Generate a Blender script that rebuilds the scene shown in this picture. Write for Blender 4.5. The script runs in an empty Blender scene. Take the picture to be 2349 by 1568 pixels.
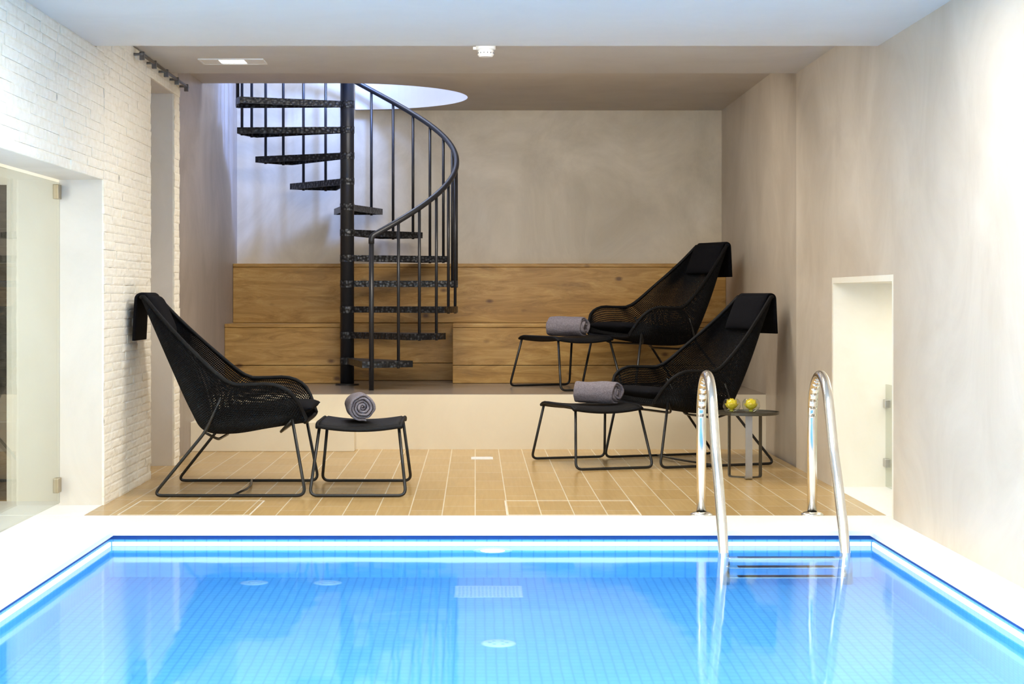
import bpy, math, random
from mathutils import Vector, Matrix, noise
random.seed(7)
S = bpy.context.scene
COL = S.collection
try:
    S.view_settings.view_transform = 'Standard'
    S.view_settings.look = 'None'
except Exception: pass

# ------------------------------------------------------------------ materials
def new_mat(name):
    m = bpy.data.materials.new(name); m.use_nodes = True
    nt = m.node_tree
    b = nt.nodes.get('Principled BSDF')
    return m, nt, b
def N(nt, t, **kw):
    n = nt.nodes.new(t)
    for k, v in kw.items():
        if hasattr(n, k) and not (k in n.inputs): setattr(n, k, v)
        else: n.inputs[k].default_value = v
    return n
def coords(nt, order='XYZ'):
    tc = N(nt, 'ShaderNodeTexCoord')
    if order == 'XYZ': return tc.outputs['Object']
    sp = N(nt, 'ShaderNodeSeparateXYZ'); cb = N(nt, 'ShaderNodeCombineXYZ')
    nt.links.new(tc.outputs['Object'], sp.inputs[0])
    for i, c in enumerate(order): nt.links.new(sp.outputs[c], cb.inputs[i])
    return cb.outputs[0]
def ramp(nt, fac, stops):
    r = N(nt, 'ShaderNodeValToRGB'); e = r.color_ramp.elements
    while len(e) < len(stops): e.new(0.5)
    for i, (p, c) in enumerate(stops):
        e[i].position = p; e[i].color = (c[0], c[1], c[2], 1)
    nt.links.new(fac, r.inputs[0]); return r.outputs[0]
def bump(nt, b, h, strength=0.3, dist=0.01):
    n = N(nt, 'ShaderNodeBump'); n.inputs['Strength'].default_value = strength
    n.inputs['Distance'].default_value = dist
    nt.links.new(h, n.inputs['Height']); nt.links.new(n.outputs[0], b.inputs['Normal'])
def mix(nt, a, bb, fac, mode='MULTIPLY'):
    n = N(nt, 'ShaderNodeMixRGB', blend_type=mode)
    for s, v in ((0, fac), (1, a), (2, bb)):
        if isinstance(v, (int, float)): n.inputs[s].default_value = v
        elif isinstance(v, tuple): n.inputs[s].default_value = (*v, 1)
        else: nt.links.new(v, n.inputs[s])
    return n.outputs[0]

def simple(name, col, rough=0.5, metal=0.0, nscale=0, nstr=0.2, var=0.0, spec=None):
    m, nt, b = new_mat(name)
    b.inputs['Base Color'].default_value = (*col, 1)
    b.inputs['Roughness'].default_value = rough
    b.inputs['Metallic'].default_value = metal
    if spec is not None: b.inputs['Specular IOR Level'].default_value = spec
    sc = nscale or 30
    n = N(nt, 'ShaderNodeTexNoise'); n.inputs['Scale'].default_value = sc
    nt.links.new(coords(nt), n.inputs['Vector'])
    v = max(var, 0.04)
    c = ramp(nt, n.outputs[0], [(0.3, tuple(x*(1-v) for x in col)), (0.7, tuple(min(1, x*(1+v)) for x in col))])
    nt.links.new(c, b.inputs['Base Color'])
    if nscale: bump(nt, b, n.outputs[0], nstr, 0.003)
    return m

def plaster(name, c1, c2, rough=0.45, st=None):
    m, nt, b = new_mat(name)
    co = coords(nt)
    mp = N(nt, 'ShaderNodeMapping'); mp.inputs['Scale'].default_value = st or (1, 1, 0.8)
    nt.links.new(co, mp.inputs[0])
    n = N(nt, 'ShaderNodeTexNoise'); n.inputs['Scale'].default_value = 1.6
    n.inputs['Detail'].default_value = 8; n.inputs['Roughness'].default_value = 0.66
    n.inputs['Distortion'].default_value = 0.9
    nt.links.new(mp.outputs[0], n.inputs['Vector'])
    c = ramp(nt, n.outputs[0], [(0.34, c1), (0.66, c2)])
    nt.links.new(c, b.inputs['Base Color'])
    b.inputs['Roughness'].default_value = rough
    bump(nt, b, n.outputs[0], 0.10, 0.02)
    return m

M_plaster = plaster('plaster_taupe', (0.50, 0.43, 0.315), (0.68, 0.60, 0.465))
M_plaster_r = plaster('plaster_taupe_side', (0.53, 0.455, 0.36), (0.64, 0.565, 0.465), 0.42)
M_plaster_rb = plaster('plaster_taupe_side_shaded', (0.39, 0.33, 0.26), (0.49, 0.425, 0.345), 0.42)  # same side plaster, colour darkened to give the shade of the back stretch
M_plaster_lb = plaster('plaster_taupe_stair_shaded', (0.29, 0.245, 0.205), (0.39, 0.335, 0.29), 0.45)  # shade put into the colour, offsets the fill light on this wall
M_plaster_l = plaster('plaster_taupe_light', (0.66, 0.61, 0.53), (0.74, 0.69, 0.61))
M_cream = plaster('plaster_cream', (0.80, 0.76, 0.64), (0.86, 0.83, 0.73), 0.55)
M_riser = plaster('plaster_riser', (0.74, 0.66, 0.50), (0.80, 0.73, 0.57), 0.5)
M_platform = plaster('platform_top', (0.20, 0.16, 0.125), (0.27, 0.22, 0.175), 0.25)
M_ceilw = plaster('ceiling_white', (0.66, 0.64, 0.60), (0.70, 0.68, 0.64), 0.7)
M_ceilb = plaster('ceiling_taupe', (0.52, 0.465, 0.40), (0.59, 0.535, 0.465), 0.5)
M_ceilm = plaster('ceiling_greige', (0.56, 0.535, 0.50), (0.62, 0.595, 0.56), 0.5)
M_shaft = plaster('stairwell_white', (0.75, 0.76, 0.80), (0.82, 0.83, 0.87), 0.6)
M_coping = plaster('coping_white', (0.90, 0.90, 0.88), (0.94, 0.94, 0.92), 0.4)

def brickmat():
    m, nt, b = new_mat('split_face_stone')
    n = N(nt, 'ShaderNodeTexNoise'); n.inputs['Scale'].default_value = 28; n.inputs['Detail'].default_value = 8
    nt.links.new(coords(nt), n.inputs['Vector'])
    c = ramp(nt, n.outputs[0], [(0.3, (0.84, 0.79, 0.67)), (0.65, (0.92, 0.88, 0.78))])
    nt.links.new(c, b.inputs['Base Color']); b.inputs['Roughness'].default_value = 0.75
    bump(nt, b, n.outputs[0], 0.25, 0.005)
    return m
M_brick = brickmat()

def floor_tile():
    m, nt, b = new_mat('wood_look_tile')
    co = coords(nt, 'YXZ')
    br = N(nt, 'ShaderNodeTexBrick'); br.offset = 0.37; br.offset_frequency = 2
    nt.links.new(co, br.inputs['Vector'])
    br.inputs['Scale'].default_value = 1; br.inputs['Brick Width'].default_value = 0.46
    br.inputs['Row Height'].default_value = 0.152; br.inputs['Mortar Size'].default_value = 0.0026
    br.inputs['Mortar Smooth'].default_value = 0.1
    br.inputs['Color1'].default_value = (0.48, 0.31, 0.115, 1); br.inputs['Color2'].default_value = (0.54, 0.36, 0.145, 1)
    br.inputs['Mortar'].default_value = (0.80, 0.70, 0.50, 1)
    mp = N(nt, 'ShaderNodeMapping'); mp.inputs['Scale'].default_value = (3, 60, 1)
    nt.links.new(co, mp.inputs[0])
    n = N(nt, 'ShaderNodeTexNoise'); n.inputs['Scale'].default_value = 1; n.inputs['Detail'].default_value = 5
    nt.links.new(mp.outputs[0], n.inputs['Vector'])
    g = ramp(nt, n.outputs[0], [(0.3, (0.90, 0.88, 0.85)), (0.7, (1.03, 1.03, 1.03))])
    nt.links.new(mix(nt, br.outputs[0], g, 1.0), b.inputs['Base Color'])
    b.inputs['Roughness'].default_value = 0.26
    return m
M_tile = floor_tile()

def mosaic(order):
    m, nt, b = new_mat('pool_mosaic_' + order)
    co = coords(nt, order)
    br = N(nt, 'ShaderNodeTexBrick'); br.offset = 0.0
    nt.links.new(co, br.inputs['Vector'])
    br.inputs['Scale'].default_value = 1; br.inputs['Brick Width'].default_value = 0.05
    br.inputs['Row Height'].default_value = 0.036; br.inputs['Mortar Size'].default_value = 0.003
    br.inputs['Color1'].default_value = (0.14, 0.52, 0.88, 1); br.inputs['Color2'].default_value = (0.155, 0.55, 0.91, 1)
    br.inputs['Mortar'].default_value = (0.09, 0.39, 0.76, 1)
    nt.links.new(br.outputs[0], b.inputs['Base Color']); b.inputs['Roughness'].default_value = 0.4
    return m
M_mos_f, M_mos_xz, M_mos_yz = mosaic('YXZ'), mosaic('XZY'), mosaic('YZX')

def wood(name='bench_wood', dark=1.0):
    m, nt, b = new_mat(name)
    co = coords(nt)
    mp = N(nt, 'ShaderNodeMapping'); mp.inputs['Scale'].default_value = (1.3, 5, 9.0)
    nt.links.new(co, mp.inputs[0])
    n = N(nt, 'ShaderNodeTexNoise'); n.inputs['Scale'].default_value = 1.7; n.inputs['Detail'].default_value = 12
    n.inputs['Distortion'].default_value = 1.2; n.inputs['Roughness'].default_value = 0.74
    nt.links.new(mp.outputs[0], n.inputs['Vector'])
    c = ramp(nt, n.outputs[0], [(0.30, (0.22, 0.105, 0.020)), (0.5, (0.42, 0.23, 0.055)), (0.72, (0.61, 0.385, 0.125))])
    mp2 = N(nt, 'ShaderNodeMapping'); mp2.inputs['Scale'].default_value = (4.0, 1, 7.0)
    nt.links.new(co, mp2.inputs[0])
    v = N(nt, 'ShaderNodeTexVoronoi'); v.inputs['Scale'].default_value = 1.0
    nt.links.new(mp2.outputs[0], v.inputs['Vector'])
    k = ramp(nt, v.outputs['Distance'], [(0.05, (0.20, 0.12, 0.08)), (0.15, (1, 1, 1))])
    nt.links.new(mix(nt, c, k, 0.85), b.inputs['Base Color'])
    b.inputs['Roughness'].default_value = 0.42
    bump(nt, b, n.outputs[0], 0.15, 0.004)
    return m
M_wood = wood()

def checker():
    m, nt, b = new_mat('checker_plate')
    co = coords(nt)
    w = N(nt, 'ShaderNodeTexVoronoi'); w.inputs['Scale'].default_value = 45
    nt.links.new(co, w.inputs['Vector'])
    b.inputs['Roughness'].default_value = 0.35; b.inputs['Metallic'].default_value = 0.3
    c = ramp(nt, w.outputs['Distance'], [(0.2, (0.07, 0.075, 0.085)), (0.5, (0.012, 0.013, 0.016))])
    nt.links.new(c, b.inputs['Base Color'])
    bump(nt, b, w.outputs['Distance'], 0.9, 0.005)
    return m
M_check = checker()
M_steel = simple('painted_steel_black', (0.022, 0.023, 0.028), 0.36, 0.2)
M_wire = simple('powder_coat_black', (0.010, 0.010, 0.010), 0.35, 0.1)
M_wicker = simple('wicker_black', (0.0045, 0.0045, 0.0055), 0.6, 0, 120, 0.5, 0.3, 0.18)
M_cush = simple('cushion_black', (0.005, 0.005, 0.007), 0.9, 0, 250, 0.4, 0.2, 0.1)
M_towel = simple('towel_grey', (0.20, 0.178, 0.20), 0.98, 0, 140, 1.0, 0.22, 0.1)
M_chrome = simple('polished_steel', (0.86, 0.84, 0.80), 0.2, 1.0)
M_satin = simple('satin_steel', (0.55, 0.54, 0.52), 0.3, 1.0)
M_rail = simple('dark_rail_metal', (0.16, 0.15, 0.14), 0.4, 0.7)
M_legm = simple('brushed_table_leg', (0.36, 0.34, 0.31), 0.35, 0.8)
M_brass = simple('brass_clip', (0.48, 0.40, 0.27), 0.35, 1.0)
M_whitep = simple('white_plastic', (0.82, 0.81, 0.78), 0.4)
M_hatch = simple('hatch_frame_metal', (0.72, 0.66, 0.54), 0.4)
M_darkg = simple('dark_grille', (0.05, 0.05, 0.055), 0.5)
M_tabletop = simple('table_bronze', (0.07, 0.062, 0.045), 0.35, 0.5)
M_petal = simple('petal_yellow', (1.0, 0.74, 0.03), 0.6, 0, 60, 0.2, 0.15)
M_stem = simple('leaf_green', (0.45, 0.42, 0.06), 0.6)
M_dstone = simple('dark_stone', (0.05, 0.042, 0.03), 0.7, 0, 20, 1.0, 0.5)
M_step = simple('ladder_tread_rubber', (0.02, 0.03, 0.05), 0.6)
M_poolw = simple('pool_fitting_white', (0.46, 0.76, 0.96), 0.4)
M_navy = simple('coping_shade_blue', (0.015, 0.09, 0.34), 0.6)  # flat wall band, its dark colour paints the shade below the coping lip

def emis(name, col, st):
    m = bpy.data.materials.new(name); m.use_nodes = True; nt = m.node_tree; nt.nodes.clear()
    e = N(nt, 'ShaderNodeEmission'); e.inputs[0].default_value = (*col, 1); e.inputs[1].default_value = st
    o = N(nt, 'ShaderNodeOutputMaterial'); nt.links.new(e.outputs[0], o.inputs[0]); return m
M_led = emis('led_strip', (0.86, 0.94, 1.0), 1.5)
M_diff = emis('lamp_diffuser', (1.0, 0.98, 0.93), 6.0)
M_ulamp = emis('pool_lamp', (0.92, 0.98, 1.0), 6)

def water():
    m = bpy.data.materials.new('water'); m.use_nodes = True; nt = m.node_tree; nt.nodes.clear()
    g = N(nt, 'ShaderNodeBsdfGlass'); g.inputs['IOR'].default_value = 1.333; g.inputs['Roughness'].default_value = 0.06
    g.inputs['Color'].default_value = (0.95, 0.99, 1.0, 1)
    o = N(nt, 'ShaderNodeOutputMaterial')
    n = N(nt, 'ShaderNodeTexNoise'); n.inputs['Scale'].default_value = 2.2; n.inputs['Detail'].default_value = 2
    nt.links.new(coords(nt), n.inputs['Vector'])
    bp = N(nt, 'ShaderNodeBump'); bp.inputs['Strength'].default_value = 0.08; bp.inputs['Distance'].default_value = 0.02
    nt.links.new(n.outputs[0], bp.inputs['Height']); nt.links.new(bp.outputs[0], g.inputs['Normal'])
    nt.links.new(g.outputs[0], o.inputs[0]); return m
M_water = water()
def paneglass(name, tint=(0.96, 0.98, 0.97), amt=.35, p=4.0):
    m = bpy.data.materials.new(name); m.use_nodes = True; nt = m.node_tree; nt.nodes.clear()
    t = N(nt, 'ShaderNodeBsdfTransparent'); t.inputs[0].default_value = (*tint, 1)
    g = N(nt, 'ShaderNodeBsdfGlossy'); g.inputs['Roughness'].default_value = 0.0
    f = N(nt, 'ShaderNodeLayerWeight'); f.inputs[0].default_value = 0.5
    pw = N(nt, 'ShaderNodeMath', operation='POWER'); pw.inputs[1].default_value = p
    nt.links.new(f.outputs['Facing'], pw.inputs[0])
    ma = N(nt, 'ShaderNodeMath', operation='MULTIPLY_ADD'); ma.inputs[1].default_value = amt; ma.inputs[2].default_value = .03
    nt.links.new(pw.outputs[0], ma.inputs[0])
    mx = N(nt, 'ShaderNodeMixShader'); o = N(nt, 'ShaderNodeOutputMaterial')
    nt.links.new(ma.outputs[0], mx.inputs[0]); nt.links.new(t.outputs[0], mx.inputs[1]); nt.links.new(g.outputs[0], mx.inputs[2])
    nt.links.new(mx.outputs[0], o.inputs[0]); return m
M_glass = paneglass('pane_glass', (0.87, 0.89, 0.87), .45)
M_bowl = paneglass('bowl_glass', (0.90, 0.92, 0.86), .6, 2)

# ------------------------------------------------------------------ mesh builder
class MB:
    def __init__(s): s.v = []; s.f = []
    def box(s, x0, x1, y0, y1, z0, z1):
        b = len(s.v)
        s.v += [(x0,y0,z0),(x1,y0,z0),(x1,y1,z0),(x0,y1,z0),(x0,y0,z1),(x1,y0,z1),(x1,y1,z1),(x0,y1,z1)]
        s.f += [tuple(b+i for i in q) for q in ((0,3,2,1),(4,5,6,7),(0,1,5,4),(1,2,6,5),(2,3,7,6),(3,0,4,7))]
        return s
    def grid(s, fn, nu, nv, closeu=False):
        b = len(s.v)
        for i in range(nu):
            for j in range(nv): s.v.append(tuple(fn(i, j)))
        for i in range(nu if closeu else nu-1):
            for j in range(nv-1):
                i2 = (i+1) % nu
                s.f.append((b+i*nv+j, b+i2*nv+j, b+i2*nv+j+1, b+i*nv+j+1))
        return s
    def tube(s, pts, r, seg=10, closed=False):
        pts = [Vector(p) for p in pts]; n = len(pts)
        b = len(s.v); up = None
        for i, p in enumerate(pts):
            a = pts[(i-1) % n] if (closed or i > 0) else p
            c = pts[(i+1) % n] if (closed or i < n-1) else p
            t = (c-a).normalized()
            if up is None:
                up = Vector((0,0,1)) if abs(t.z) < 0.9 else Vector((1,0,0))
            up = (up - t*up.dot(t))
            if up.length < 1e-6: up = t.orthogonal()
            up.normalize(); sd = t.cross(up)
            for k in range(seg):
                an = 2*math.pi*k/seg
                s.v.append(tuple(p + r*(math.cos(an)*up + math.sin(an)*sd)))
        for i in range(n if closed else n-1):
            i2 = (i+1) % n
            for k in range(seg):
                k2 = (k+1) % seg
                s.f.append((b+i*seg+k, b+i*seg+k2, b+i2*seg+k2, b+i2*seg+k))
        if not closed:
            s.f.append(tuple(b+k for k in reversed(range(seg))))
            s.f.append(tuple(b+(n-1)*seg+k for k in range(seg)))
        return s
    def lathe(s, prof, c=(0,0,0), seg=32, axis='Z'):
        b = len(s.v); n = len(prof)
        for k in range(seg):
            a = 2*math.pi*k/seg
            for r, h in prof:
                if axis == 'Z': p = (c[0]+r*math.cos(a), c[1]+r*math.sin(a), c[2]+h)
                else: p = (c[0]+r*math.cos(a), c[1]+h, c[2]+r*math.sin(a))
                s.v.append(p)
        for k in range(seg):
            k2 = (k+1) % seg
            for j in range(n-1):
                s.f.append((b+k*n+j, b+k2*n+j, b+k2*n+j+1, b+k*n+j+1))
        return s
    def obj(s, name, mat, parent=None, smooth=False, bevel=0, label=None):
        me = bpy.data.meshes.new(name); me.from_pydata(s.v, [], s.f); me.validate(); me.update()
        import bmesh
        bm = bmesh.new(); bm.from_mesh(me)
        bmesh.ops.remove_doubles(bm, verts=bm.verts, dist=1e-5)
        bmesh.ops.recalc_face_normals(bm, faces=bm.faces); bm.to_mesh(me); bm.free()
        me.materials.append(mat)
        if smooth:
            for p in me.polygons: p.use_smooth = True
        o = bpy.data.objects.new(name, me); COL.objects.link(o)
        if parent: o.parent = parent
        if bevel:
            md = o.modifiers.new('bevel', 'BEVEL'); md.width = bevel; md.segments = 2; md.limit_method = 'ANGLE'
        if label: o['label'] = label
        return o
def fillet(pts, r=0.03, n=6):
    pts = [Vector(p) for p in pts]; out = [pts[0]]
    for i in range(1, len(pts)-1):
        p = pts[i]; a = (pts[i-1]-p); c = (pts[i+1]-p)
        rr = min(r, a.length*0.49, c.length*0.49)
        A = p + a.normalized()*rr; C = p + c.normalized()*rr
        for k in range(n+1):
            t = k/n; out.append((1-t)**2*A + 2*t*(1-t)*p + t*t*C)
    out.append(pts[-1]); return out
def empty(name, loc, label, cat, rz=0, group=None):
    e = bpy.data.objects.new(name, None); e.empty_display_size = 0.1; COL.objects.link(e)
    e.location = loc; e.rotation_euler = (0, 0, rz); e['label'] = label; e['category'] = cat
    if group: e['group'] = group
    return e
def tag(o, label, cat, kind=None, group=None):
    o['label'] = label; o['category'] = cat
    if kind: o['kind'] = kind
    if group: o['group'] = group
    return o
def clone(root, name, loc, rz, label=None):
    r = root.copy(); COL.objects.link(r); r.location = loc; r.rotation_euler = (0, 0, rz)
    if label: r['label'] = label
    def rec(src, dst):
        for c in list(src.children):
            d = c.copy(); COL.objects.link(d); d.parent = dst; rec(c, d)
    rec(root, r); return r

# ------------------------------------------------------------------ room shell
XL, XR, XLB, XRB = -1.79, 1.88, -1.84, 1.905
YN, YB = -1.5, 14.15
PZ = 0.363
w = MB()
w.box(XR, XR+0.9, YN, 8.23, -0.05, 2.6)
w.box(XR, XR+0.9, 8.23, 9.65, 1.10, 2.6)
w.box(XR, XR+0.9, 9.65, 10.72, -0.05, 2.6)
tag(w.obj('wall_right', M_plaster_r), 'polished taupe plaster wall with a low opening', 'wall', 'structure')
tag(MB().box(XRB, XRB+0.3, 10.72, YB, -0.05, 2.6).obj('wall_right', M_plaster_rb), 'taupe plaster wall beside the platform, shade put into its colour', 'wall', 'structure')
n = MB()
n.box(XR+0.001, XR+0.88, 9.62, 9.652, 0.0, 1.10)
n.box(XR+0.86, XR+0.88, 8.235, 9.62, 0.0, 1.10)
n.box(XR+0.001, XR+0.88, 8.232, 8.262, 0.0, 1.10)
n.box(XR+0.001, XR+0.88, 8.262, 9.62, 1.07, 1.10)
tag(n.obj('trim_1', M_cream), 'cream lining of the low wall opening', 'wall opening', 'structure')
w = MB().box(XLB-0.3, XRB+0.3, YB, YB+0.2, -0.05, 4.6)
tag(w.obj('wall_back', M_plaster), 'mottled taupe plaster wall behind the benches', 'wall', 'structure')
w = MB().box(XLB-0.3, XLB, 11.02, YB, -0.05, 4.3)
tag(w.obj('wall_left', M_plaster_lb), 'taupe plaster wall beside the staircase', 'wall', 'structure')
w = MB()
w.box(-1.996, XL, YN, 3.0, -0.05, 2.6)
w.box(-1.996, XL, 3.0, 8.78, 1.56, 2.6)
w.box(-1.996, XL, 8.78, 10.05, -0.05, 2.6)
w.box(-1.996, XL, 10.05, 10.83, 2.2, 2.6)
w.box(-2.6, XL, 10.83, 11.02, -0.05, 2.6)
w.box(-2.6, -1.996, 10.04, 10.05, -0.05, 2.6)
w.box(-2.6, -2.55, 10.05, 10.83, -0.05, 2.6)
w.box(-2.6, -1.996, 10.05, 10.83, 2.2, 2.6)
tag(w.obj('wall_left_core', M_plaster_l), 'light plastered wall with window and doorway openings', 'wall', 'structure')

def bricks(mb, y0, y1, z0, z1, xb, seed):
    rnd = random.Random(seed); rh = 0.0425
    nr = max(1, round((z1-z0)/rh)); rh = (z1-z0)/nr
    for r in range(nr):
        za = z0+r*rh+0.0003; zb = z0+(r+1)*rh-0.0003
        y = y0; first = True
        while y < y1-0.01:
            L = rnd.uniform(0.22, 0.40)
            if first: L *= rnd.uniform(0.4, 1); first = False
            if y+L > y1-0.08: L = y1-y
            ya, yb = y+0.0004, y+L-0.0004
            if abs(yb-y1) < 0.01: yb += rnd.uniform(-0.006, 0.008)
            d = rnd.uniform(0.006, 0.0105)
            nu = max(3, int(L/0.035)); nv = 5
            def fn(i, j):
                yy = ya+(yb-ya)*i/nu; zz = za+(zb-za)*j/nv
                e = 0.0 if (i in (0, nu) or j in (0, nv)) else 1.0
                h = d*(0.72+0.28*e) + 0.0035*noise.noise(Vector((yy*22, zz*38, d*400)))
                return (xb+max(0.001, h+0.004), yy, zz)
            mb.grid(fn, nu+1, nv+1)
            b = len(mb.v)
            for (i, j) in ((0,0),(nu,0),(nu,nv),(0,nv)):
                q = fn(i, j); mb.v.append(q); mb.v.append((xb-0.002, q[1], q[2]))
            for k in range(4):
                k2 = (k+1) % 4; mb.f.append((b+2*k, b+2*k2, b+2*k2+1, b+2*k+1))
            y += L
bw = MB()
bricks(bw, 5.2, 8.78, 1.56, 2.17, XL, 1)
bricks(bw, 8.78, 10.05, 0.0, 2.2, XL, 2)
bricks(bw, 8.78, 11.02, 2.2, 2.3, XL, 3)
bricks(bw, 8.60, 8.78, 2.165, 2.3, XL, 5)
bricks(bw, 10.83, 11.02, 0.0, 2.2, XL, 4)
me = bpy.data.meshes.new('wall_left_stone'); me.from_pydata(bw.v, [], bw.f); me.materials.append(M_brick)
o = bpy.data.objects.new('wall_left_stone', me); COL.objects.link(o)
tag(o, 'cream split-face stone cladding in thin courses', 'stone wall', 'structure')

tag(MB().box(-4.2, XR+0.9, YN-0.2, YN, -0.05, 2.6).obj('wall_front', M_plaster_l), 'light plaster end wall', 'wall', 'structure')
w = MB(); w.box(-2.29, -1.997, 8.95, 9.1, -0.05, 2.6); w.box(-4.2, -2.29, 9.02, 9.1, -0.05, 2.6); w.box(-4.3, -4.2, YN, 9.1, -0.05, 2.6)
tag(w.obj('wall_side_room', M_cream), 'cream wall seen through the glass', 'wall', 'structure')
dm = MB(); bricks(dm, 0, 0.7, 0, 1.55, 0, 9)
dm.v = [(-2.30-yy, 9.02-xx, zz) for (xx, yy, zz) in dm.v]
tag(dm.obj('wall_side_room_stone', M_dstone), 'dark rough stone cladding seen through the glass', 'stone wall', 'structure')

# floors
tag(MB().box(-2.6, XR+0.001, 8.37, 12.0, -0.06, 0.0).obj('floor', M_tile), 'wood-look plank tile floor', 'floor', 'structure')
PX0, PX1, PY0, PY1, WZ, PB = -1.545, 1.685, 2.5, 7.82, -0.067, -0.86
c = MB()
c.box(XL-0.0, XR+0.88, PY1, 8.37, -0.02, 0.0)
c.box(-4.2, PX0, PY0, PY1, -0.02, 0.0); c.box(-4.2, XL, PY1, 8.37, -0.02, 0.0)
c.box(PX1, XR+0.02, PY0, PY1, -0.02, 0.0)
c.box(-4.2, XR+0.02, YN, PY0, -0.02, 0.0)
c.box(XR+0.001, XR+0.88, 8.37, 9.62, -0.02, 0.001)
c.box(-4.2, XL, 8.37, 8.95, -0.02, 0.001)
tag(c.obj('trim_2', M_coping), 'white stone pool coping and deck border', 'pool edge', 'structure')
p = MB().box(XLB, XRB, 12.0, YB, -0.05, PZ-0.004)
tag(p.obj('floor_platform', M_riser), 'raised cream plaster platform front', 'platform', 'structure')
tag(MB().box(XLB, XRB, 12.0, YB, PZ-0.004, PZ).obj('floor_platform_top', M_platform), 'dark polished screed top of the platform', 'platform floor', 'structure')
tag(MB().box(XLB, -0.78, 11.82, 12.0, 0.0, 0.19).obj('step', M_riser, bevel=0.004), 'low cream plaster step in front of the platform', 'step', 'structure')

# ceilings
tag(MB().box(-4.3, XR+0.9, YN, 8.55, 2.17, 2.6).obj('ceiling', M_ceilw), 'white lowered ceiling above the pool', 'ceiling', 'structure')
tag(MB().box(-2.6, XR+0.9, 8.55, 10.72, 2.307, 2.6).obj('ceiling_middle', M_ceilm), 'greige ceiling above the tiled deck', 'ceiling', 'structure')
CX, CY, HR = -0.924, 13.22, 0.87
X0, X1, Y0, Y1 = XLB-0.02, XRB+0.02, 10.72, YB+0.02
arc = [(CX+HR*math.cos(math.radians(90-180*i/48)), CY+HR*math.sin(math.radians(90-180*i/48))) for i in range(49)]
poly = [(X0, Y0), (X1, Y0), (X1, Y1), (CX, Y1)] + arc + [(X0, CY-HR)]
ch = MB()
for z in (2.438, 2.6):
    b = len(ch.v); ch.v += [(x, y, z) for x, y in poly]; ch.f.append(tuple(range(b, b+len(poly))))
tag(ch.obj('ceiling_back', M_ceilb), 'taupe ceiling with a rounded stair opening', 'ceiling', 'structure')
sh = MB()
path = [(CX, YB)]+arc+[(XLB, CY-HR)]
sh.grid(lambda i, j: (path[i][0], path[i][1], (2.438, 2.8, 3.3, 4.2)[j]), len(path), 4)
so = sh.obj('wall_stairwell', M_shaft); tag(so, 'white rounded stairwell shaft', 'stairwell', 'structure')
tag(MB().box(CX-1, CX+1, CY-1, YB, 4.2, 4.3).obj('ceiling_stairwell', M_shaft), 'top of the stairwell shaft', 'ceiling', 'structure')

# ------------------------------------------------------------------ pool
E = 0.02
tag(MB().box(PX0-E, PX1+E, PY0-E, PY1+E, PB-0.1, PB).obj('floor_pool', M_mos_f), 'blue mosaic pool bottom', 'pool', 'structure')
for ya in (PY1+E, PY0-E-0.1):
    tag(MB().box(PX0-E-0.1, PX1+E+0.1, ya, ya+.1, PB, -0.02).obj('wall_pool_end', M_mos_xz), 'blue mosaic pool end wall', 'pool', 'structure')
for xa in (PX0-E-0.1, PX1+E):
    tag(MB().box(xa, xa+.1, PY0-E, PY1+E, PB, -0.02).obj('wall_pool_side', M_mos_yz), 'blue mosaic pool side wall', 'pool', 'structure')
wt = MB(); wt.v = [(PX0-E, PY0-E, WZ), (PX1+E, PY0-E, WZ), (PX1+E, PY1+E, WZ), (PX0-E, PY1+E, WZ)]; wt.f = [(0, 1, 2, 3)]
wo = wt.obj('pool_water', M_water); tag(wo, 'clear still blue pool water', 'water', 'stuff')
l = MB()
l.box(PX0-E, PX1+E, PY1+E-0.004, PY1+E, -0.038, -0.02)
l.box(PX0-E, PX0-E+0.004, PY0, PY1+E-0.004, -0.038, -0.02)
l.box(PX1+E-0.004, PX1+E, PY0, PY1+E-0.004, -0.038, -0.02)
tag(l.obj('trim_3', M_navy), 'dark blue band painted for the shade under the pool coping', 'pool edge', 'structure')
za, zb = -0.066, -0.049
for bx in ((PX0-E+.012, PX1+E-.012, PY1+E-0.008, PY1+E-.001), (PX0-E+.001, PX0-E+0.008, PY0, PY1+E-0.009), (PX1+E-0.008, PX1+E-.001, PY0, PY1+E-0.009)):
    tag(MB().box(*bx, za, zb).obj('led_strip', M_led), 'white light strip running under the pool coping', 'light strip', None, 'light strips around the pool')
e = empty('pool_lamp', (0.075, PY1+E, -0.19), 'round white underwater lamp on the pool wall', 'pool light')
MB().lathe([(0.052, 0.0), (0.083, 0.0), (0.083, -0.008), (0.052, -0.014), (0.052, 0.0)], seg=40, axis='Y').obj('rim', M_poolw, e, True)
MB().lathe([(0.0, -0.012), (0.03, -0.0115), (0.052, -0.009), (0.052, -0.002), (0, -0.002)], seg=40, axis='Y').obj('lens', M_ulamp, e, True)
for k, x in enumerate((-0.93, -0.62)):
    e = empty('pool_inlet', (x, 7.70, PB), 'round white water inlet on the pool bottom', 'pool inlet', group='pool inlets')
    MB().lathe([(0.028, 0), (0.058, 0), (0.058, 0.006), (0.045, 0.012), (0.028, 0.010), (0.028, 0)], seg=36).obj('rim', M_poolw, e, True)
    MB().lathe([(0, 0.002), (0.026, 0.002), (0.026, 0.014), (0.0, 0.018)], seg=24).obj('nozzle', M_poolw, e, True)
e = empty('pool_drain', (0.082, 6.5, PB), 'round pale drain cover on the pool bottom', 'drain')
MB().lathe([(0.0, 0.0), (0.062, 0.0), (0.062, 0.006), (0.054, 0.012), (0.0, 0.014)], seg=36).obj('cover', M_poolw, e, True)
g = MB()
for i in range(6):
    a = i*math.pi/3; g.box(0.03*math.cos(a)-0.006, 0.03*math.cos(a)+0.006, 0.03*math.sin(a)-0.006, 0.03*math.sin(a)+0.006, 0.012, 0.0155)
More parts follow.
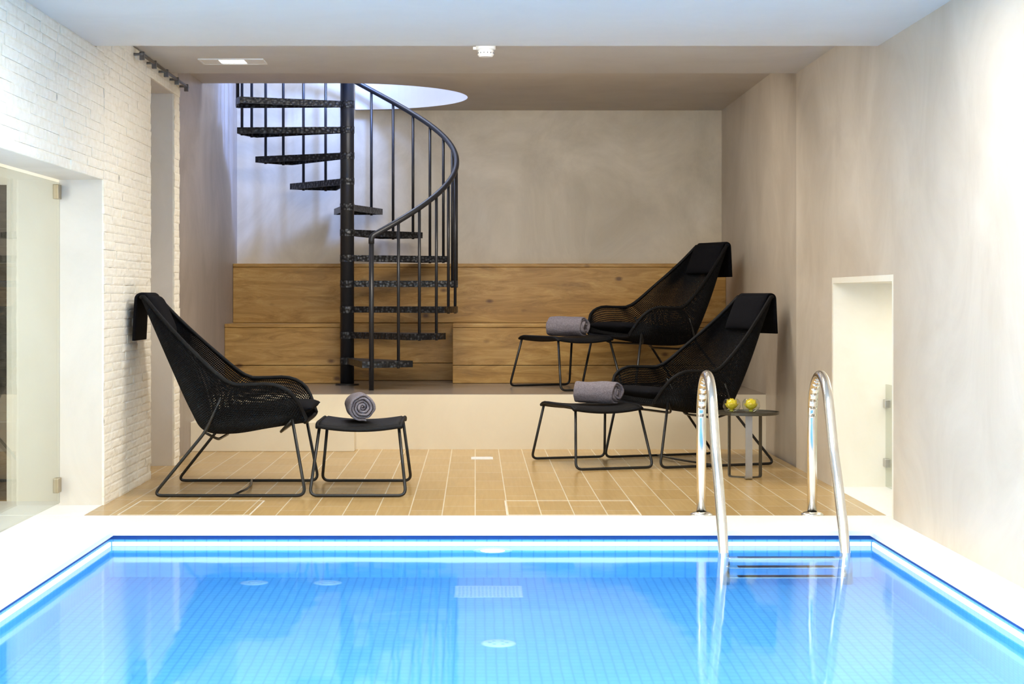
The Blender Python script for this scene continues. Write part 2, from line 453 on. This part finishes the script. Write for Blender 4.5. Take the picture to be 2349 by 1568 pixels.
g.obj('slot', M_mos_f, e)
e = empty('pool_grille', (0.055, 7.50, PB), 'rectangular pale perforated grille on the pool bottom', 'grille')
g = MB(); g.box(-0.14, 0.14, -0.13, 0.13, 0, 0.008)
g.obj('frame', M_poolw, e, bevel=0.003)
g = MB()
for i in range(16):
    for j in range(8):
        x = -0.12+0.016*i; y = -0.11+0.0295*j
        if abs(y+0.007) < 0.012: continue
        g.box(x-0.0045, x+0.0045, y-0.008, y+0.008, 0.007, 0.0095)
g.obj('perforation', M_mos_f, e)

# ------------------------------------------------------------------ glass + clips
e = empty('window_1', (-1.996, 6.0, 0.0), 'frameless clear glass pane in the wall opening', 'window'); e['kind'] = 'structure'
MB().box(-0.006, 0.006, -2.99, 2.775, 0.012, 1.545).obj('pane', M_glass, e)
for z in (0.10, 1.50):
    MB().box(-0.014, 0.014, 2.71, 2.775, z-0.035, z+0.035).obj('hinge_clip', M_brass, e, bevel=0.003, label='brass hinge clip')
e = empty('window_2', (2.16, 8.9, 0.0), 'low frameless glass panel inside the wall opening', 'window'); e['kind'] = 'structure'
MB().box(-0.005, 0.005, -0.60, 0.715, 0.004, 0.54).obj('pane', M_glass, e)
for z in (0.13, 0.44):
    MB().box(-0.018, 0.012, 0.66, 0.718, z-0.022, z+0.022).obj('hinge_clip', M_satin, e, bevel=0.003, label='satin steel clip')

# ------------------------------------------------------------------ benches
def boards(e, x0, x1, yf, yb, zs, top):
    for a, b in zip(zs[:-1], zs[1:]):
        MB().box(x0, x1, yf, yf+0.03, a+0.002, b-0.002).obj('board', M_wood, e, bevel=0.003)
    if top: MB().box(x0, x1, yf-0.008, yb, zs[-1]-0.001, zs[-1]+0.026).obj('seat', M_wood, e, bevel=0.004)
    MB().box(x0+0.001, x1-0.001, yf+0.03, yb, zs[0], zs[-1]-0.002).obj('body', M_wood, e)
e = empty('wooden_bench', (0, 0, 0), 'honey-stained wooden bench tier beside the spiral stair', 'bench', group='wooden bench tiers')
boards(e, XLB+0.001, -0.99, 13.44, 13.90, [PZ, 0.495, 0.775], True)
e = empty('wooden_bench', (0, 0, 0), 'long honey-stained wooden bench tier behind lounge chair', 'bench', group='wooden bench tiers')
boards(e, -0.165, XRB-0.001, 13.44, 13.90, [PZ, 0.495, 0.775], True)
e = empty('wood_panelling', (0, 0, 0), 'honey-stained knotty wood panelling along the wall', 'wood panel')
boards(e, XLB+0.001, XRB-0.001, 13.905, YB-0.001, [PZ, 0.495, 0.80, 1.225], True)

# ------------------------------------------------------------------ spiral stair
st = empty('spiral_staircase', (CX, CY, PZ), 'dark steel spiral staircase rising through round opening', 'staircase')
MB().tube([(0, 0, 0), (0, 0, 3.6)], 0.050, 28).obj('center_pole', M_steel, st, True)
MB().lathe([(0.0, 0.0), (0.085, 0.0), (0.085, 0.010), (0.05, 0.012)], seg=28).obj('base_plate', M_steel, st, False)
R = 0.80; DA = 25.5; RISE = 0.185
def a0(n): return 75+(n-7)*DA
def tread_mesh():
    mb = MB(); n = 6; half = math.radians(DA+1.5)/2
    def sector(r0, r1, z0, z1, h0, h1):
        b = len(mb.v)
        for k in range(n+1):
            t = -1+2*k/n
            for (r, h) in ((r0, h0), (r1, h1)):
                a = t*h
                for z in (z0, z1): mb.v.append((r*math.cos(a), r*math.sin(a), z))
        for k in range(n):
            q = b+4*k; p2 = q+4
            mb.f += [(q, p2, p2+2, q+2), (q+1, q+3, p2+3, p2+1), (q, q+1, p2+1, p2), (q+2, p2+2, p2+3, q+3)]
        mb.f += [(b, b+2, b+3, b+1), (b+4*n, b+4*n+1, b+4*n+3, b+4*n+2)]
    sector(0.048, R, -0.008, 0, half*1.6, half)
    sector(R-0.008, R, -0.045, -0.008, half, half)
    for sgn in (-1, 1):
        p0 = Vector((0.048*math.cos(half*1.6), sgn*0.048*math.sin(half*1.6), 0)); p1 = Vector((R*math.cos(half), sgn*R*math.sin(half), 0))
        d = (p1-p0).normalized(); nn = Vector((-d.y, d.x, 0))*(-sgn)*0.008
        b = len(mb.v)
        for q in (p0, p1, p1+nn, p0+nn):
            for z in (-0.045, -0.006): mb.v.append((q.x, q.y, z))
        for k in range(4):
            k2 = (k+1) % 4; mb.f.append((b+2*k, b+2*k2, b+2*k2+1, b+2*k+1))
        mb.f += [(b, b+2, b+4, b+6), (b+1, b+3, b+5, b+7)]
    mb.tube([(0, 0, -0.048), (0, 0, 0.001)], 0.0525, 24)
    return mb
first = tread_mesh().obj('tread', M_check, st, label='black checker-plate steel tread')
for nn in range(1, 15):
    o = first if nn == 1 else first.copy()
    if nn > 1: COL.objects.link(o); o.parent = st
    o.location = (0, 0, 0.012+RISE*nn); o.rotation_euler = (0, 0, math.radians(a0(nn)+DA/2))
def rail_z(th): return 1.41-PZ+0.00755*(th+74)
RR = 0.79
for nn in range(1, 15):
    for off in (5.5, 18.3):
        th = a0(nn)+off
        if nn == 1 and off < 6: continue
        a = math.radians(th); z0 = 0.012+RISE*nn-0.05
        MB().tube([(RR*math.cos(a), RR*math.sin(a), z0), (RR*math.cos(a), RR*math.sin(a), rail_z(th))], 0.0105, 10).obj('baluster', M_steel, st, True)
th = -74.0
a = math.radians(th)
pts = [(RR*math.cos(a), RR*math.sin(a), rail_z(th)-0.05)]
while th < 290:
    a = math.radians(th); pts.append((RR*math.cos(a), RR*math.sin(a), rail_z(th))); th += 4
MB().tube(fillet(pts[:3], 0.03)[:-1]+pts[2:], 0.020, 14).obj('handrail', M_steel, st, True)
a = math.radians(-74)
MB().tube([(RR*math.cos(a), RR*math.sin(a), 0), (RR*math.cos(a), RR*math.sin(a), rail_z(-74)-0.045)], 0.017, 14).obj('newel_post', M_steel, st, True)

# ------------------------------------------------------------------ chairs
def cr(keys, t):
    n = len(keys)
    for i in range(n-1):
        if t <= keys[i+1][0] or i == n-2:
            t0, t1 = keys[i][0], keys[i+1][0]; x = (t-t0)/(t1-t0)
            g = lambda k: Vector(keys[max(0, min(n-1, k))][1])
            p0, p1, p2, p3 = g(i-1), g(i), g(i+1), g(i+2)
            return 0.5*((2*p1)+(p2-p0)*x+(2*p0-5*p1+4*p2-p3)*x*x+(3*p1-p0-3*p2+p3)*x**3)
SP = [(0,(-.105,0,.995)),(.2,(-.03,0,.815)),(.4,(.055,0,.62)),(.6,(.145,0,.42)),(.7,(.215,0,.315)),(.8,(.36,0,.30)),(.9,(.55,0,.33)),(1,(.74,0,.362))]
RM = [(0,(-.078,.20,1.0)),(.2,(.04,.25,.87)),(.4,(.20,.32,.715)),(.6,(.365,.365,.578)),(.7,(.47,.385,.562)),(.8,(.60,.385,.562)),(.9,(.695,.37,.51)),(1,(.755,.29,.385))]
def shell(t, s):
    Sx = cr(SP, t); Rx = cr(RM, t); sg = 1 if s >= 0 else -1; x = abs(s)
    k = min(1, max(0, (t-.45)/.25))
    C1 = Vector((Sx.x, Rx.y*(.8+.1*k), Sx.z))
    C2 = Vector((Sx.x+(Rx.x-Sx.x)*(.3+.2*k), Rx.y*1.03, Sx.z+(Rx.z-Sx.z)*(.3-.1*k)))
    P = (1-x)**3*Sx + 3*x*(1-x)**2*C1 + 3*x*x*(1-x)*C2 + x**3*Rx
    return Vector((P.x, sg*P.y, P.z))
def cushion(mb, fn, hu, hv, th, nu=14, nv=14):
    def prof(a): return max(0.0, 1-abs(a)**5)**0.5
    def mk(side):
        def f(i, j):
            a = -1+2*i/(nu-1); b = -1+2*j/(nv-1)
            a = math.sin(a*math.pi/2); b = math.sin(b*math.pi/2)
            h = prof(a)*prof(b)
            return fn(a*hu, b*hv, side*th/2*h)
        return f
    mb.grid(mk(1), nu, nv); mb.grid(mk(-1), nu, nv); return mb

def build_chair(loc, rz, label, group):
    e = empty('lounge_chair', loc, label, 'chair', rz, group)
    mb = MB(); nt_, ns = 122, 75
    mb.grid(lambda i, j: shell(i/(nt_-1), -1+2*j/(ns-1)), nt_, ns)
    o = mb.obj('woven_shell', M_wicker, e, label='open-weave black wicker shell')
    md = o.modifiers.new('wire', 'WIREFRAME'); md.thickness = 0.0085; md.use_even_offset = False; md.use_boundary = True
    rim = [shell(0, s/10) for s in range(-10, 11)] + [shell(t/30, 1) for t in range(1, 31)] + \
          [shell(1, s/10) for s in range(9, -10, -1)] + [shell(t/30, -1) for t in range(30, 0, -1)]
    MB().tube(rim, 0.0105, 8, True).obj('shell_rim', M_wicker, e, True)
    def cf(u, v, h):
        U = 0.51+u; return (U, v, 0.385+0.10*(U-0.25)+h)
    cushion(MB(), cf, 0.27, 0.265, 0.075).obj('seat_cushion', M_cush, e, True)
    ax = (Vector((-.105, 0, .995))-Vector((.145, 0, .42))).normalized(); nn = Vector((-ax.z, 0, ax.x))*-1
    def hf(u, v, h):
        p = Vector((-.055, 0, .885)) + ax*u + nn*(0.038+h); return (p.x, v, p.z)
    cushion(MB(), hf, 0.110, 0.18, 0.062).obj('head_cushion', M_cush, e, True)
    path = fillet([(-.032, 0, .945), (-.080, 0, 1.020), (-.125, 0, 1.008), (-.137, 0, .775)], 0.03, 5)
    f = MB(); n = len(path)
    f.grid(lambda i, j: (path[i].x, -0.172+0.344*j/8, path[i].z), n, 9)
    o = f.obj('head_cushion_flap', M_cush, e, True); md = o.modifiers.new('s', 'SOLIDIFY'); md.thickness = 0.012; md.offset = 0
    for sg in (-1, 1):
        pts = fillet([(.335, sg*.372, .49), (.255, sg*.33, .325), (.0, sg*.375, .009), (.76, sg*.375, .009), (.69, sg*.34, .385)], 0.045)
        MB().tube(pts, 0.008, 10).obj('side_frame', M_wire, e, True)
    pts = fillet([(.40, -.375, .012), (.43, -.1, .012), (.43, .1, .012), (.40, .375, .012)], .05)
    MB().tube(pts, 0.006, 8).obj('crossbar', M_wire, e, True)
    b = MB()
    b.tube(fillet([(.255, -.33, .318), (.30, -.2, .275), (.30, .2, .275), (.255, .33, .318)], .05), 0.007, 8)
    b.tube(fillet([(.69, -.34, .385), (.62, -.25, .315), (.62, .25, .315), (.69, .34, .385)], .05), 0.007, 8)
    b.obj('seat_support', M_wire, e, True)
    return e
grp = 'black woven lounge chairs'
c1 = build_chair((-1.605, 9.5, 0), 0, 'black woven high-back lounge chair against the stone wall', grp)
yawB = math.atan2(-0.36, -0.93)
clone(c1, 'lounge_chair', (1.645, 11.24, 0), yawB, 'black woven high-back lounge chair beside the small table')
yawA = math.atan2(-0.42, -0.905)
clone(c1, 'lounge_chair', (1.605, 12.955, PZ), yawA, 'black woven high-back lounge chair on the raised platform')

def build_stool(loc, rz, label, group):
    e = empty('footstool', loc, label, 'footstool', rz, group)
    nu, nv = 25, 31; hu, hv = .212, .28
    def z(u, v): return .352+.020*(u/hu)**2-.016*(max(0, abs(v)/hv-.75)/.25)**2 - (0.012 if abs(u) > hu*.97 else 0)
    def fn(i, j):
        u = -hu+2*hu*i/(nu-1); v = -hv+2*hv*j/(nv-1)
        return (u, v, z(u, v))
    o = MB().grid(fn, nu, nv).obj('woven_seat', M_wicker, e, True, label='black woven seat')
    md = o.modifiers.new('s', 'SOLIDIFY'); md.thickness = 0.018; md.offset = -1
    rim = [(-hu, v/10*hv, z(hu*.9, v/10*hv)-.008) for v in range(-10, 11)] + [(u/10*hu, hv, z(u/10*hu, hv)-.008) for u in range(-9, 10)] + \
          [(hu, -v/10*hv, z(hu*.9, v/10*hv)-.008) for v in range(-10, 11)] + [(-u/10*hu, -hv, z(u/10*hu, hv)-.008) for u in range(-9, 10)]
    MB().tube(rim, 0.010, 8, True).obj('seat_rim', M_wicker, e, True)
    for sg in (-1, 1):
        pts = fillet([(-.20, sg*.265, .345), (-.24, sg*.375, .009), (.24, sg*.375, .009), (.20, sg*.265, .345)], .04)
        MB().tube(pts, 0.008, 10).obj('side_frame', M_wire, e, True)
    return e
grp = 'black woven footstools'
s1 = build_stool((-.585, 9.5, 0), 0, 'black woven footstool in front of the lounge chair', grp)
clone(s1, 'footstool', (.690, 10.93, 0), math.radians(18)+math.pi, 'black woven footstool on the tiled floor holding towel')
clone(s1, 'footstool', (.625, 12.700, PZ), math.radians(26)+math.pi, 'black woven footstool on the raised platform holding towel')

def build_towel(loc, rz, r, L, label, seed):
    mb = MB(); turns = 4.6; ns = 170; th = r/turns*0.84
    def P(k, side, x):
        a = 2*math.pi*turns*k/ns; rr = r*(0.10+0.90*k/ns) - side*th*1.0
        wob = 0.004*noise.noise(Vector((math.cos(a)*2, math.sin(a)*2, x*9+seed)))*3
        rr = max(0.002, rr+wob*(k/ns)*.6)
        return (x, rr*math.cos(a+1.2), rr*math.sin(a+1.2)*0.95)
    xs = [-1, -.985, -.93, -.8, -.5, -.2, .2, .5, .8, .93, .985, 1]
    def endo(k): return 0.010*math.sin(k*0.13+seed)+0.005*math.sin(k*0.41)
    def q(k, m_):
        if m_ < len(xs): s_, x_ = 0, xs[m_]
        else: s_, x_ = 1, xs[2*len(xs)-1-m_]
        sh = 0.28 if abs(x_) == 1 else (0.10 if abs(x_) > .98 else 0)
        x = x_*L/2 + (endo(k) if x_ > .9 else (0.6*endo(k+30) if x_ < -.9 else 0))
        return P(k, s_*(1-2*sh)+sh, x)
    n2 = 2*len(xs)
    mb.grid(lambda i, j: q(i, j % n2), ns+1, n2+1)
    b = len(mb.v)
    mb.v += [q(ns, j) for j in range(n2)]; mb.f.append(tuple(range(b, b+n2)))
    o = mb.obj('rolled_towel', M_towel, None, True)
    o.location = (loc[0], loc[1], loc[2]+r*0.95); o.rotation_euler = (0, 0, rz)
    tag(o, label, 'towel', group='rolled grey towels'); return o
build_towel((-.595, 9.50, .362), math.radians(-82), .076, .30, 'rolled charcoal grey towel on footstool, spiral end showing', 1)
build_towel((.730, 10.95, .362), math.radians(-30), .072, .27, 'rolled charcoal grey towel lying across woven footstool', 2)
build_towel((.640, 12.70, PZ+.362), math.radians(-28), .075, .27, 'rolled charcoal grey towel on the platform footstool', 3)

# ------------------------------------------------------------------ side table
tb = empty('side_table', (1.50, 10.10, 0), 'small round dark metal side table beside lounge chair', 'table')
MB().lathe([(0, .352), (.172, .352), (.176, .354), (.176, .368), (.172, .368), (.170, .360), (0, .360)], seg=48).obj('table_top', M_tabletop, tb, False)
for (x, y, wd) in ((-.005, -.10, .019), (.078, .03, .013), (-.09, .06, .013)):
    d = Vector((x, y, 0)).normalized(); sd = Vector((-d.y, d.x, 0))*wd
    mb = MB()
    o0 = Vector((x, y, 0))
    path = fillet([o0+Vector((0, 0, .352)), o0+Vector((0, 0, .004)), Vector((0, 0, .004))], .012, 4)
    def fn(i, j, path=path, sd=sd): return path[i]+sd*(-1+2*j)
    mb.grid(fn, len(path), 2)
    o = mb.obj('leg', M_legm if wd > .015 else M_tabletop, tb); md = o.modifiers.new('s', 'SOLIDIFY'); md.thickness = .006; md.offset = 0
def build_bowl(loc, seed):
    e = empty('glass_bowl', loc, 'small round clear glass bowl holding a yellow flower', 'bowl', 0, 'glass bowls on the side table')
    MB().lathe([(0, .002), (.022, .002), (.040, .014), (.049, .036), (.046, .062), (.034, .078)], seg=36).obj('glass', M_bowl, e, True)
    rnd = random.Random(seed)
    f = empty('yellow_flower', (loc[0], loc[1], loc[2]+.006), 'fresh yellow blossom floating inside glass bowl', 'flower', 0, 'yellow flowers in bowls')
    mb = MB()
    for ring, (cnt, ln, tilt) in enumerate(((8, .050, .60), (7, .060, .95), (5, .060, 1.25))):
        for k in range(cnt):
            a = 2*math.pi*(k+.5*ring)/cnt+rnd.uniform(-.15, .15)
            def fn(i, j, a=a, ln=ln, tilt=tilt):
                t = i/5; wv = -1+2*j/4
                wd = .021*math.sin(math.pi*min(1, .12+t*.82))**.7
                r = min(.041, ln*t*math.cos(tilt*(0.6+.6*t))); z = ln*t*math.sin(tilt*(.6+.6*t))+.010+.005*wv*wv
                return (r*math.cos(a)-wd*wv*math.sin(a)*.9, r*math.sin(a)+wd*wv*math.cos(a)*.9, z)
            mb.grid(fn, 6, 5)
    o = mb.obj('petals', M_petal, f, True)
    MB().lathe([(0, 0), (.010, .002), (.012, .010), (0, .016)], seg=12).obj('sepal', M_stem, f, True)
tz = .360
build_bowl((1.412, 10.08, tz), 1); build_bowl((1.517, 10.07, tz), 2)

# ------------------------------------------------------------------ pool ladder
ld = empty('pool_ladder', (1.29, 8.39, 0), 'polished stainless steel pool ladder with two arched handrails', 'ladder')
arch = [Vector((0,0,0.0)), Vector((0,0,.44))]
for k in range(1, 16):
    a = math.pi*k/17; arch.append(Vector((0, -.21+.21*math.cos(a), .44+.21*math.sin(a))))
arch += [Vector((0, -.50, .33)), Vector((0, -.60, .20)), Vector((0, -.70, .04)), Vector((0, -.765, -.10)), Vector((0, -.79, -.22)), Vector((0, -.79, -.80))]
arch = fillet(arch, .05, 3)
for x in (-.254, .254):
    MB().tube([p+Vector((x, 0, 0)) for p in arch], .0225, 20).obj('handrail', M_chrome, ld, True)
    MB().lathe([(0, 0), (.052, 0), (.052, .004), (.040, .012), (.024, .016)], (x, 0, 0), 32).obj('flange', M_chrome, ld, True)
for z in (-.17, -.40, -.63):
    MB().box(-.24, .24, -.83, -.755, z-.015, z+.010).obj('step', M_chrome, ld, bevel=.005)
    MB().box(-.20, .20, -.82, -.765, z+.010, z+.013).obj('step_grip', M_step, ld, label='dark rubber grip strip')

# ------------------------------------------------------------------ small fixtures
sd = empty('smoke_detector', (.055, 9.55, 2.307), 'round white ceiling smoke detector', 'smoke detector')
MB().lathe([(0, 0), (.052, 0), (.052, -.018), (.046, -.022), (0, -.022)], seg=36).obj('base', M_whitep, sd)
MB().lathe([(0, -.022), (.040, -.022), (.042, -.030), (.042, -.048), (.034, -.058), (0, -.060)], seg=36).obj('sensor_head', M_whitep, sd)
g = MB()
for k in range(14):
    a = 2*math.pi*k/14; x, y = .0425*math.cos(a), .0425*math.sin(a)
    g.box(x-.002, x+.002, y-.002, y+.002, -.042, -.036)
g.obj('vent_slot', M_darkg, sd)
MB().box(-.066, -.050, -.008, .008, -.020, -.006).obj('indicator', M_whitep, sd)
cl = empty('ceiling_light', (-1.345, 10.17, 2.307), 'rectangular recessed ceiling light with bright diffuser', 'ceiling light')
f = MB(); f.box(-.18, .18, -.11, -.100, -.006, 0); f.box(-.18, .18, .100, .11, -.006, 0); f.box(-.18, -.17, -.100, .100, -.006, 0); f.box(.17, .18, -.100, .100, -.006, 0)
f.obj('frame', M_whitep, cl)
MB().box(-.17, -.07, -.100, .100, -.004, 0).obj('reflector', M_whitep, cl)
MB().box(.07, .17, -.100, .100, -.004, 0).obj('reflector', M_whitep, cl)
MB().box(-.07, .07, -.060, .060, -.005, 0).obj('diffuser', M_diff, cl)
cr_ = empty('curtain_rail', (-1.735, 9.5, 2.262), 'thin dark metal curtain rail fixed along stone wall', 'curtain rail')
MB().tube([(0, 0, 0), (0, 1.55, 0)], .009, 10).obj('rod', M_rail, cr_, True)
for y in (.04, .40, .78, 1.15, 1.50):
    mb = MB(); mb.tube([(0, y, 0), (-.045, y, 0)], .007, 8); mb.box(-.012, .012, y-.012, y+.012, -.030, .012)
    mb.obj('bracket', M_rail, cr_)
def hatch(x0, x1, lab):
    mb = MB(); t = .007; y0, y1 = 8.385, 8.975
    mb.box(x0, x1, y0, y0+t, -.004, .0015); mb.box(x0, x1, y1-t, y1, -.004, .0015)
    mb.box(x0, x0+t, y0+t, y1-t, -.004, .0015); mb.box(x1-t, x1, y0+t, y1-t, -.004, .0015)
    o = mb.obj('floor_hatch', M_hatch); tag(o, lab, 'floor hatch', group='floor hatch frames')
hatch(.143, .763, 'thin pale metal frame of a tiled floor hatch'); hatch(-1.64, -1.03, 'thin pale metal frame of a tiled floor hatch')
mb = MB(); mb.box(-.025, .11, 11.25, 11.40, 0, .003)
for k in range(6): mb.box(-.015, .10, 11.26+.024*k, 11.27+.024*k, .003, .005)
tag(mb.obj('floor_vent', M_whitep), 'small white rectangular vent in the tiled floor', 'vent')

# ------------------------------------------------------------------ lights
def area(name, loc, size, energy, col, rot=(0, 0, 0)):
    l = bpy.data.lights.new(name, 'AREA'); l.shape = 'RECTANGLE'; l.size, l.size_y = size; l.energy = energy; l.color = col
    o = bpy.data.objects.new(name, l); COL.objects.link(o); o.location = loc; o.rotation_euler = rot; return o
area('ceiling_lamp', (0.2, 5.4, 2.15), (2.6, 3.0), 165, (1.0, 0.975, 0.93))
area('side_room_fill', (-3.6, 5.6, 1.3), (3.0, 1.8), 150, (1.0, 0.97, 0.93), (0, math.radians(-90), 0))  # added unseen area light, brightens the near right wall
area('side_room_wall_fill', (-2.9, 7.6, 2.15), (1.0, 1.4), 8, (1.0, 0.98, 0.95))  # added unseen area light for the wall behind the glass
area('hidden_ceiling_fill', (0.0, 9.0, 2.295), (1.8, 0.6), 66, (1.0, 0.95, 0.87), (math.radians(12), 0, 0))  # added fill light, kept out of view behind the ceiling drop
area('hidden_ceiling_fill', (0.1, 11.15, 2.43), (2.0, 0.5), 90, (1.0, 0.94, 0.84), (math.radians(28), 0, 0))  # second added fill, hidden by the next ceiling step, aimed at the back
area('stairwell_lamp', (CX, CY+.1, 4.15), (1.2, 1.2), 60, (0.68, 0.77, 1.0))
def spot(name, loc, tgt, e, col, ang, blend, r):
    l = bpy.data.lights.new(name, 'SPOT'); l.energy = e; l.color = col; l.spot_size = math.radians(ang); l.spot_blend = blend; l.shadow_soft_size = r
    o = bpy.data.objects.new(name, l); COL.objects.link(o); o.location = loc
    o.rotation_euler = (Vector(tgt)-Vector(loc)).to_track_quat('-Z', 'Y').to_euler(); return o
spot('stairwell_blue_fill', (CX+.35, CY-.45, 4.0), (-1.75, 14.1, 2.05), 1050, (0.20, 0.37, 1.0), 58, 1.0, .25)  # added unseen spot, throws blue onto the back left corner
area('opening_lamp', (XR+.5, 8.95, 1.05), (.5, .9), 4.5, (1.0, 0.97, 0.90))
def pt(loc, e, r=.06):  # unseen point lights added in the water to brighten the pool
    l = bpy.data.lights.new('underwater_fill', 'POINT'); l.energy = e; l.color = (.85, .96, 1.0); l.shadow_soft_size = r
    o = bpy.data.objects.new('underwater_fill', l); COL.objects.link(o); o.location = loc
for x in (-1.2, 0.1, 1.4): pt((x, 3.0, -.42), 62)
for x in (-1.45, 1.6): pt((x, 4.4, -.40), 64)
W = bpy.data.worlds.new('world'); S.world = W; W.use_nodes = True
W.node_tree.nodes['Background'].inputs[0].default_value = (.6, .7, 1, 1); W.node_tree.nodes['Background'].inputs[1].default_value = .3

# ------------------------------------------------------------------ camera
cd = bpy.data.cameras.new('camera'); co_ = bpy.data.objects.new('camera', cd); COL.objects.link(co_)
co_.location = (0, 0, 1.0); co_.rotation_euler = (math.radians(90), 0, 0)
K, CXP, CYP = 1.0, 1174.5, 784.0
cd.sensor_width = 36; cd.lens = 4200/2349*36*K; cd.shift_x = (CXP-1090)/2349*K; cd.shift_y = -(CYP-680)/2349*K
cd.clip_end = 100
S.camera = co_
